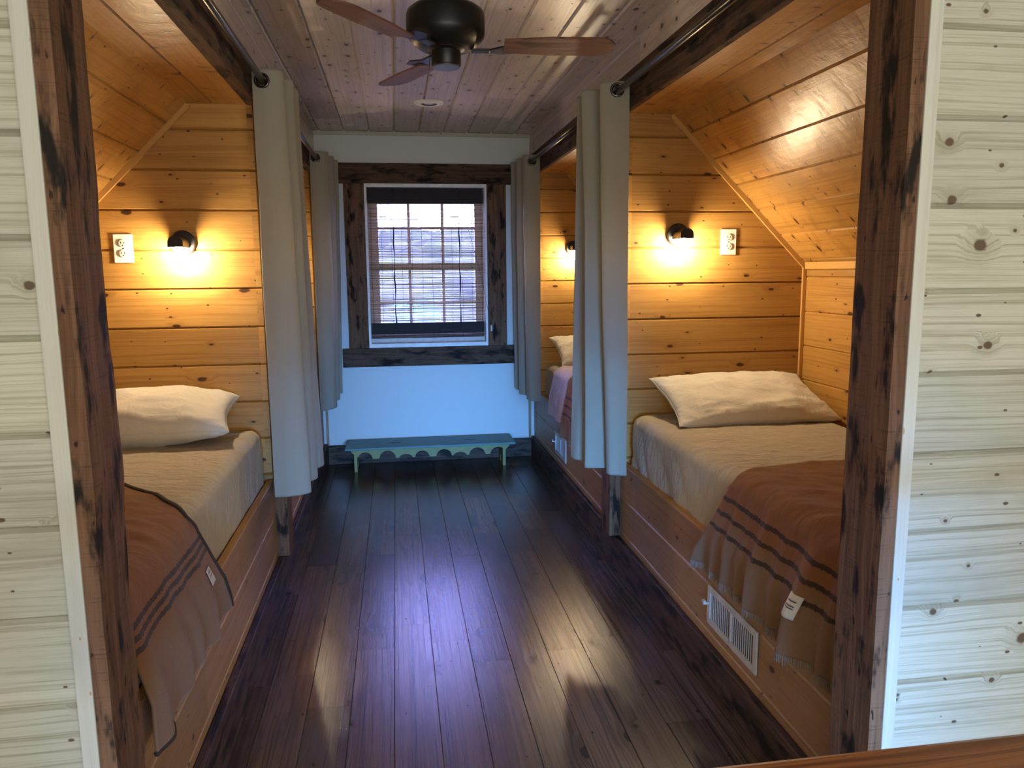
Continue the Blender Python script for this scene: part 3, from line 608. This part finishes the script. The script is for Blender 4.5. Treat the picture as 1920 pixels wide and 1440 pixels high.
# ------------------------------------------------------------------ curtains and rods
def catmull(P, n):
    out = []; m = len(P)-1
    for k in range(n+1):
        t = k/n*m; i = min(int(t), m-1); f = t-i; p0, p1, p2, p3 = P[max(i-1, 0)], P[i], P[i+1], P[min(i+2, m)]
        out.append(tuple(0.5*((2*p1[c])+(-p0[c]+p2[c])*f+(2*p0[c]-5*p1[c]+4*p2[c]-p3[c])*f*f+(-p0[c]+3*p1[c]-3*p2[c]+p3[c])*f**3) for c in range(len(p1))))
    return out
def curtain(label, top, bot, ztop, zb0, zb1, grom, seed):
    """top/bot: control points (x, y) of the pleats; grom: (x, y, z) of grommets on the first folds"""
    n, nz = 150, 170; T = catmull(top, n); B = catmull(bot, n); rows = []
    root = thing('curtain', label, 'curtain', (top[1][0], top[1][1], zb0), 'linen curtains on the bunk rods')
    for i in range(n+1):
        row = []; zb = zb0+(zb1-zb0)*i/n
        for j in range(nz+1):
            k = j/nz; e = k**1.25; x = T[i][0]*(1-e)+B[i][0]*e; y = T[i][1]*(1-e)+B[i][1]*e
            w = 0.004*mn.noise(Vector((i*0.06+seed, k*5, seed)))*min(1, k*4)
            row.append(Vector((x+w, y+w, ztop+(zb-ztop)*k)))
        rows.append(row)
    mb = MB(); base = 0; mb.v = [tuple(p) for r in rows for p in r]; m = nz+1; gs = [Vector(g) for g in grom]
    for i in range(n):
        for j in range(nz):
            c = (rows[i][j]+rows[i+1][j+1])/2
            if any((c-g).length < 0.0225 for g in gs): continue
            mb.f.append((i*m+j, (i+1)*m+j, (i+1)*m+j+1, i*m+j+1)); mb.uv.append([(i/n, j/nz), ((i+1)/n, j/nz), ((i+1)/n, (j+1)/nz), (i/n, (j+1)/nz)]); mb.bd.append(0.5)
    o = mb.build('cloth', M['linen'], root, smooth=True, fix=False); o.matrix_parent_inverse = Matrix.Translation(-root.location)
    md = o.modifiers.new('thickness', 'SOLIDIFY'); md.thickness = 0.0022; md.offset = 0
    # stitched hem band at the foot
    for g in gs:
        best = min(range(1, n), key=lambda i: (rows[i][3]-Vector((g.x, g.y, rows[i][3].z))).length); d = (rows[best+1][5]-rows[best-1][5]); d.z = 0; d.normalize(); nn = Vector((d.y, -d.x, 0))
        P = []
        for a in range(28):
            th = 2*math.pi*a/28; e = d*math.cos(th)+Vector((0, 0, 1))*math.sin(th)
            P.append([g+e*(0.0255+0.0065*math.cos(2*math.pi*b/8))+nn*(0.0042*math.sin(2*math.pi*b/8)) for b in range(8)])
        gm = MB().grid(P, closed_u=True, closed_v=True).build('grommet', M['rim'], root, smooth=True); gm.matrix_parent_inverse = Matrix.Translation(-root.location); gm['label'] = 'dark metal grommet'
    return root
ZG, ZT = 2.272, 2.318
curtain('linen curtain bunched at the near left bunk, its flat front panel facing out',
    [(-.549, 3.372), (-.50, 3.365), (-.445, 3.378), (-.432, 3.41), (-.497, 3.45), (-.497, 3.49), (-.425, 3.53), (-.415, 3.57), (-.50, 3.62), (-.425, 3.69), (-.41, 3.74)],
    [(-.549, 3.372), (-.485, 3.36), (-.412, 3.378), (-.40, 3.41), (-.46, 3.46), (-.46, 3.50), (-.402, 3.54), (-.39, 3.60), (-.46, 3.66), (-.385, 3.74), (-.375, 3.79)], ZT, 0.525, 0.565,
    [(-.510, 3.366, ZG), (-.465, 3.43, ZG)], 1)
curtain('linen curtain bunched in narrow folds at the near right bunk',
    [(1.045, 3.40), (.985, 3.402), (.935, 3.42), (.925, 3.445), (1.00, 3.49), (1.00, 3.53), (.95, 3.565), (.893, 3.575), (.88, 3.60), (.97, 3.66), (.885, 3.72)],
    [(1.055, 3.40), (1.02, 3.405), (.978, 3.42), (.97, 3.45), (1.0, 3.47), (.985, 3.50), (.905, 3.505), (.885, 3.53), (.955, 3.59), (.868, 3.65), (.855, 3.70)], ZT, 0.535, 0.565,
    [(.990, 3.402, ZG+0.01)], 2)
curtain('linen curtain glowing orange at the far left bunk by the window wall',
    [(-.550, 5.52), (-.50, 5.518), (-.445, 5.55), (-.435, 5.60), (-.52, 5.66), (-.425, 5.74), (-.415, 5.80), (-.51, 5.86), (-.39, 5.95)],
    [(-.552, 5.52), (-.505, 5.51), (-.455, 5.54), (-.445, 5.60), (-.52, 5.66), (-.445, 5.75), (-.435, 5.80), (-.50, 5.86), (-.425, 5.95)], ZT, 0.52, 0.58, [(-.510, 5.519, ZG)], 3)
curtain('linen curtain at the far right bunk beside the window wall',
    [(1.050, 5.55), (1.0, 5.55), (.945, 5.57), (.938, 5.62), (1.01, 5.69), (.93, 5.76), (.92, 5.80), (1.0, 5.86), (.90, 5.95)],
    [(1.052, 5.55), (1.005, 5.55), (.968, 5.57), (.96, 5.62), (1.02, 5.69), (.94, 5.76), (.93, 5.80), (1.0, 5.86), (.92, 5.95)], ZT, 0.53, 0.57, [(.992, 5.55, ZG)], 4)
for sd, xr in (('left', -0.506), ('right', 0.988)):
    s = SIDES[sd]['s']; xf = SIDES[sd]['xf']
    for zone, y0, y1 in (('near', 1.52, 3.78), ('far', 3.88, 5.99)):
        rd = thing('curtain_rod', 'dark metal curtain rod along the beam of the %s %s bunk' % (zone, sd), 'curtain rod', (xr, (y0+y1)/2, ZG), 'curtain rods under the ceiling')
        part(MB().tube([(xr, y0, ZG), (xr, (y0+y1)/2, ZG), (xr, y1, ZG)], 0.0135, 14), 'rod', M['steel'], rd, smooth=True)
        for y in (y0+0.05, y1-0.04):
            part(MB().box((xr+s*0.012, y-0.006, ZG-0.006), (xf, y+0.006, ZG+0.006)).box((xf-s*0.004, y-0.014, ZG-0.03), (xf, y+0.014, ZG+0.03)), 'bracket', M['steel'], rd)

# ------------------------------------------------------------------ wall lamps and outlets
def wall_lamp(label, loc):
    root = thing('wall_lamp', label, 'wall lamp', loc, 'hooded wall lamps over the beds')
    MB().lathe([(0.054, 0.0), (0.055, 0.010), (0.050, 0.017), (0.030, 0.021), (0.0, 0.022)], n=40, axis='y').build('wall_plate', M['black'], root, smooth=True).modifiers.new('e', 'EDGE_SPLIT')
    hb = MB(); rows = []; prof = [(-0.031, -0.020)]+[(-0.031*math.cos(math.pi*k/14), 0.026*math.sin(math.pi*k/14)) for k in range(15)]+[(0.031, -0.020)]
    for yy in (-0.018, -0.06, -0.10, -0.128): rows.append([Vector((x, yy, z)) for x, z in prof])
    hb.grid(rows); hb.face([Vector((x, -0.128, z)) for x, z in prof]); hb.box((-0.004, -0.134, -0.018), (0.004, -0.128, -0.010))
    hd = hb.build('hood', M['black'], root, smooth=False); hd.modifiers.new('t', 'SOLIDIFY').thickness = 0.003
    MB().lathe([(0.016, 0.0), (0.017, 0.018), (0.012, 0.024)], (0, -0.075, -0.006), 18).build('socket', M['plastic'], root, smooth=True)
    MB().lathe([(0.0, -0.088), (0.012, -0.084), (0.019, -0.073), (0.022, -0.058), (0.020, -0.040), (0.013, -0.018), (0.012, -0.006)], (0, -0.075, 0), 20, capb=False).build('bulb', M['bulb'], root, smooth=True)
    for dx, dz, r in ((-0.034, -0.008, 0.004), (-0.034, -0.022, 0.006)):
        MB().lathe([(r, 0.014), (r, 0.020), (r*0.4, 0.0215)], (dx, 0, dz), 12, axis='y').build('screw', M['plastic'], root, smooth=True)
    return root
lp = wall_lamp('black hooded wall lamp glowing on the head wall of the nearest right bunk', (1.336, 3.5485, 1.661))
dup(lp, 'black hooded wall lamp glowing on the head wall of the nearest left bunk').location = (-0.903, 3.5485, 1.630)
dup(lp, 'small lit wall lamp half behind the near right curtain, over the far right bunk').location = (1.336, 5.7385, 1.665)
dup(lp, 'lit wall lamp over the far left bunk, hidden behind the left curtains').location = (-0.905, 5.7385, 1.64)
def outlet(label, loc):
    root = thing('power_outlet', label, 'outlet', loc, 'ivory outlets by the wall lamps')
    MB().box((-0.040, -0.006, -0.0615), (0.040, 0.0, 0.0615)).build('cover_plate', M['plastic'], root, bevel=0.003)
    for z in (0.0215, -0.0215):
        so = MB().lathe([(0.0165, 0.004), (0.0165, 0.0095), (0.0150, 0.0105), (0.0, 0.0107)], (0, 0, z), 24, axis='y').build('socket', M['plastic'], root, smooth=False)
        sl = MB(); sl.box((-0.0078, -0.0112, z-0.002), (-0.0052, -0.0100, z+0.0075)); sl.box((0.0052, -0.0112, z-0.002), (0.0078, -0.0100, z+0.0065)); sl.lathe([(0.0028, 0.0100), (0.0028, 0.0112)], (0, 0, z-0.0085), 10, axis='y')
        sl.build('slots', M['slot'], so)
    MB().lathe([(0.003, 0.006), (0.003, 0.0072)], (0, 0, 0), 10, axis='y').build('screw', M['rim'], root)
    return root
ou = outlet('ivory double outlet to the right of the wall lamp in the right bunk', (1.592, 3.5495, 1.628))
dup(ou, 'ivory double outlet beside the brown post, left of the left lamp').location = (-1.148, 3.5495, 1.609)

# ------------------------------------------------------------------ ceiling fan and recessed light
fx, fy = 0.196, 2.75
fan = thing('ceiling_fan', 'dark bronze ceiling fan hanging from the plank ceiling over the aisle', 'fan', (fx, fy, ZC))
L_ = lambda name, prof, mat, n=40: MB().lathe(prof, n=n).build(name, M[mat], fan, smooth=True)
for nm, prof, mt in (('canopy', [(0.045, -0.085), (0.062, -0.06), (0.068, -0.012), (0.068, 0.0)], 'bronze'),
    ('neck', [(0.050, -0.165), (0.050, -0.135), (0.036, -0.128), (0.036, -0.083)], 'bronze'),
    ('motor_housing', [(0.088, -0.292), (0.112, -0.276), (0.130, -0.254), (0.1335, -0.240), (0.1335, -0.186), (0.128, -0.172), (0.112, -0.160), (0.06, -0.154), (0.04, -0.153)], 'bronze'),
    ('switch_housing', [(0.0, -0.349), (0.047, -0.349), (0.050, -0.343), (0.050, -0.300), (0.064, -0.294), (0.064, -0.285)], 'bronze')):
    ob_ = L_(nm, prof, mt); es = ob_.modifiers.new('e', 'EDGE_SPLIT'); es.split_angle = math.radians(40)
MB().lathe([(0.0, -0.353), (0.045, -0.353), (0.045, -0.349)], n=30).build('bottom_cap', plain('cap_grey', (0.12, 0.12, 0.14), 0.4, 0.3), fan)
for ang in (-5, 115, 235):
    rot = Matrix.Rotation(math.radians(ang), 4, 'Z')
    ab = MB(); ab.box((0.085, -0.018, -0.300), (0.150, 0.018, -0.293)); ab.prism([(0.145, -0.016, -0.299), (0.19, -0.045, -0.296), (0.235, -0.035, -0.296), (0.235, 0.035, -0.296), (0.19, 0.045, -0.296), (0.145, 0.016, -0.299)], (0, 0, 0.005))
    a_ = ab.build('blade_bracket', M['bronze'], fan, bevel=0.002); a_.matrix_local = rot
    bp = []
    for k in range(25):
        x = 0.195+0.375*k/24; w = 0.048+0.016*min(1, k/10); 
        if k > 20: w *= math.sqrt(max(0.05, 1-((k-20)/4.2)**2))
        bp.append((x, w))
    pts = [(x, -w, -0.289) for x, w in bp]+[(x, w, -0.289) for x, w in reversed(bp)]
    bb2 = MB(); bb2.prism(pts, (0, 0, 0.006)); bb2.uv = [[(bb2.v[i][0], bb2.v[i][1]) for i in f] for f in bb2.f]
    b_ = bb2.build('blade', M['blade'], fan); b_.matrix_local = rot @ Matrix.Rotation(math.radians(-9), 4, 'X') @ Matrix.Translation((0, 0, -0.010))
MB().tube([(-0.055, -0.005, -0.30), (-0.058, -0.005, -0.345), (-0.058, -0.005, -0.362)], 0.0012, 5).build('pull_chain', M['rim'], fan)
rl = thing('recessed_light', 'round recessed light set in the plank ceiling near the window', 'ceiling light', (0.242, 4.985, ZC))
ob_ = MB().lathe([(0.050, -0.002), (0.050, -0.012), (0.060, -0.016), (0.090, -0.010), (0.095, -0.001)], n=40, capb=False, capt=False).build('trim_ring', M['white_paint'], rl, smooth=True)
MB().lathe([(0.049, -0.012), (0.040, -0.006), (0.034, -0.004)], n=30, capb=False, capt=False).build('baffle', M['black'], rl, smooth=True)
MB().lathe([(0.0, -0.010), (0.034, -0.008), (0.034, -0.003)], n=30).build('lens', M['lens'], rl, smooth=True)

# ------------------------------------------------------------------ air vents, bench, handrail
def vent(label, y0, y1, z0, z1, nf):
    x = SIDES['right']['xp']; root = thing('air_vent', label, 'vent', (x, (y0+y1)/2, z0)); f = 0.022
    fb = MB(); fb.box((x-0.009, y0, z0), (x-0.0005, y1, z0+f)); fb.box((x-0.009, y0, z1-f), (x-0.0005, y1, z1)); fb.box((x-0.009, y0, z0+f), (x-0.0005, y0+f, z1-f)); fb.box((x-0.009, y1-f, z0+f), (x-0.0005, y1, z1-f))
    ym = (y0+y1)/2; fb.box((x-0.008, ym-0.006, z0+f), (x-0.0005, ym+0.006, z1-f)); part(fb, 'frame', M['vent'], root, bevel=0.002)
    part(MB().box((x-0.0018, y0+f, z0+f), (x-0.0006, y1-f, z1-f)), 'duct_shade_plate', M['vent_dark'], root)  # solid dark plate in place of the shaded duct behind the louvres
    lb = MB()
    for h0, h1 in ((y0+f, ym-0.006), (ym+0.006, y1-f)):
        for i in range(nf):
            yy = h0+(h1-h0)*(i+0.5)/nf; lb.box((x-0.0042, yy-0.0030, z0+f), (x-0.0022, yy+0.0016, z1-f))
    part(lb, 'louvres', M['vent'], root)
    part(MB().box((x-0.030, y1-f*0.75, z0+0.075), (x-0.009, y1-f*0.45, z0+0.083)).box((x-0.032, y1-f*0.95, z0+0.083), (x-0.022, y1-f*0.25, z0+0.092)), 'lever', M['vent'], root)
    for yy in (y0+f/2, y1-f/2): part(MB().lathe([(0.004, 0.0), (0.004, 0.002)], (x-0.0105, yy, (z0+z1)/2-0.01), 10, axis='x'), 'screw', M['vent'], root)
vent('grey metal air vent in the nearest right bed front below the blanket', 2.10, 2.478, 0.238, 0.382, 11)
vent('small air vent in the far right bed front beyond the near curtain', 4.82, 5.16, 0.236, 0.390, 8)

bn = thing('bench', 'low worn teal bench with scalloped yellow green apron below the window', 'bench', (0.235, 5.85, 0))
zt = 0.197
part(MB().box((-0.408, 5.695, zt-0.018), (0.880, 6.008, zt)), 'bench_top', M['teal'], bn, bevel=0.003)
for x in (-0.040, 0.540): part(MB().box((x-0.045, 5.838, zt-0.001), (x+0.045, 5.858, zt+0.0006)), 'hand_slot_inlay', M['slot'], bn)  # dark inlay instead of a cut hole and its shade
ap = MB(); N_ = 240; xa, xb = -0.365, 0.838; up_, lo_ = [], []
arch = [(350, 46, 55), (520, 52, 62), (660, 24, 50), (785, 42, 55), (955, 46, 60), (1080, 22, 50), (1215, 48, 62), (1380, 46, 60)]
for i in range(N_+1):
    x = xa+(xb-xa)*i/N_; cx = 245+(1470-245)*(x-xa)/(xb-xa); z = zt-0.018-0.078
    for ac, ah, aw in arch: z = max(z, zt-0.018-0.078+ah*0.00115*math.sqrt(max(0, 1-((cx-ac)/aw)**2)))
    e = min(i, N_-i)/N_*(xb-xa); z = max(z, zt-0.018-0.02-0.9*e) if e < 0.06 else z
    up_.append(Vector((x, 5.742, zt-0.018))); lo_.append(Vector((x, 5.742, z)))
ap.grid([up_, lo_]); ap.grid([[p+Vector((0, 0.016, 0)) for p in up_], [p+Vector((0, 0.016, 0)) for p in lo_]]); ap.grid([lo_, [p+Vector((0, 0.016, 0)) for p in lo_]])
part(ap, 'apron', M['yellow'], bn)
for x in (-0.335, 0.800):
    part(MB().prism([(x-0.011, 5.760, 0), (x-0.011, 5.760, zt-0.018), (x-0.011, 5.985, zt-0.018), (x-0.011, 5.985, 0), (x-0.011, 5.925, 0), (x-0.011, 5.90, 0.05), (x-0.011, 5.873, 0.065), (x-0.011, 5.845, 0.05), (x-0.011, 5.82, 0)], (0.022, 0, 0)), 'leg', M['yellow'], bn)

hr = thing('handrail', 'reddish brown oak handrail crossing the bottom right corner in front', 'railing', (0.7, 0.54, 0))
part(MB().box((-1.15, 0.475, 1.022), (2.55, 0.600, 1.058)), 'rail', M['oak'], hr, bevel=0.008)
for x in (-1.1, 2.5): part(MB().box((x-0.045, 0.49, 0), (x+0.045, 0.585, 1.022)), 'post', M['oak'], hr, bevel=0.004)
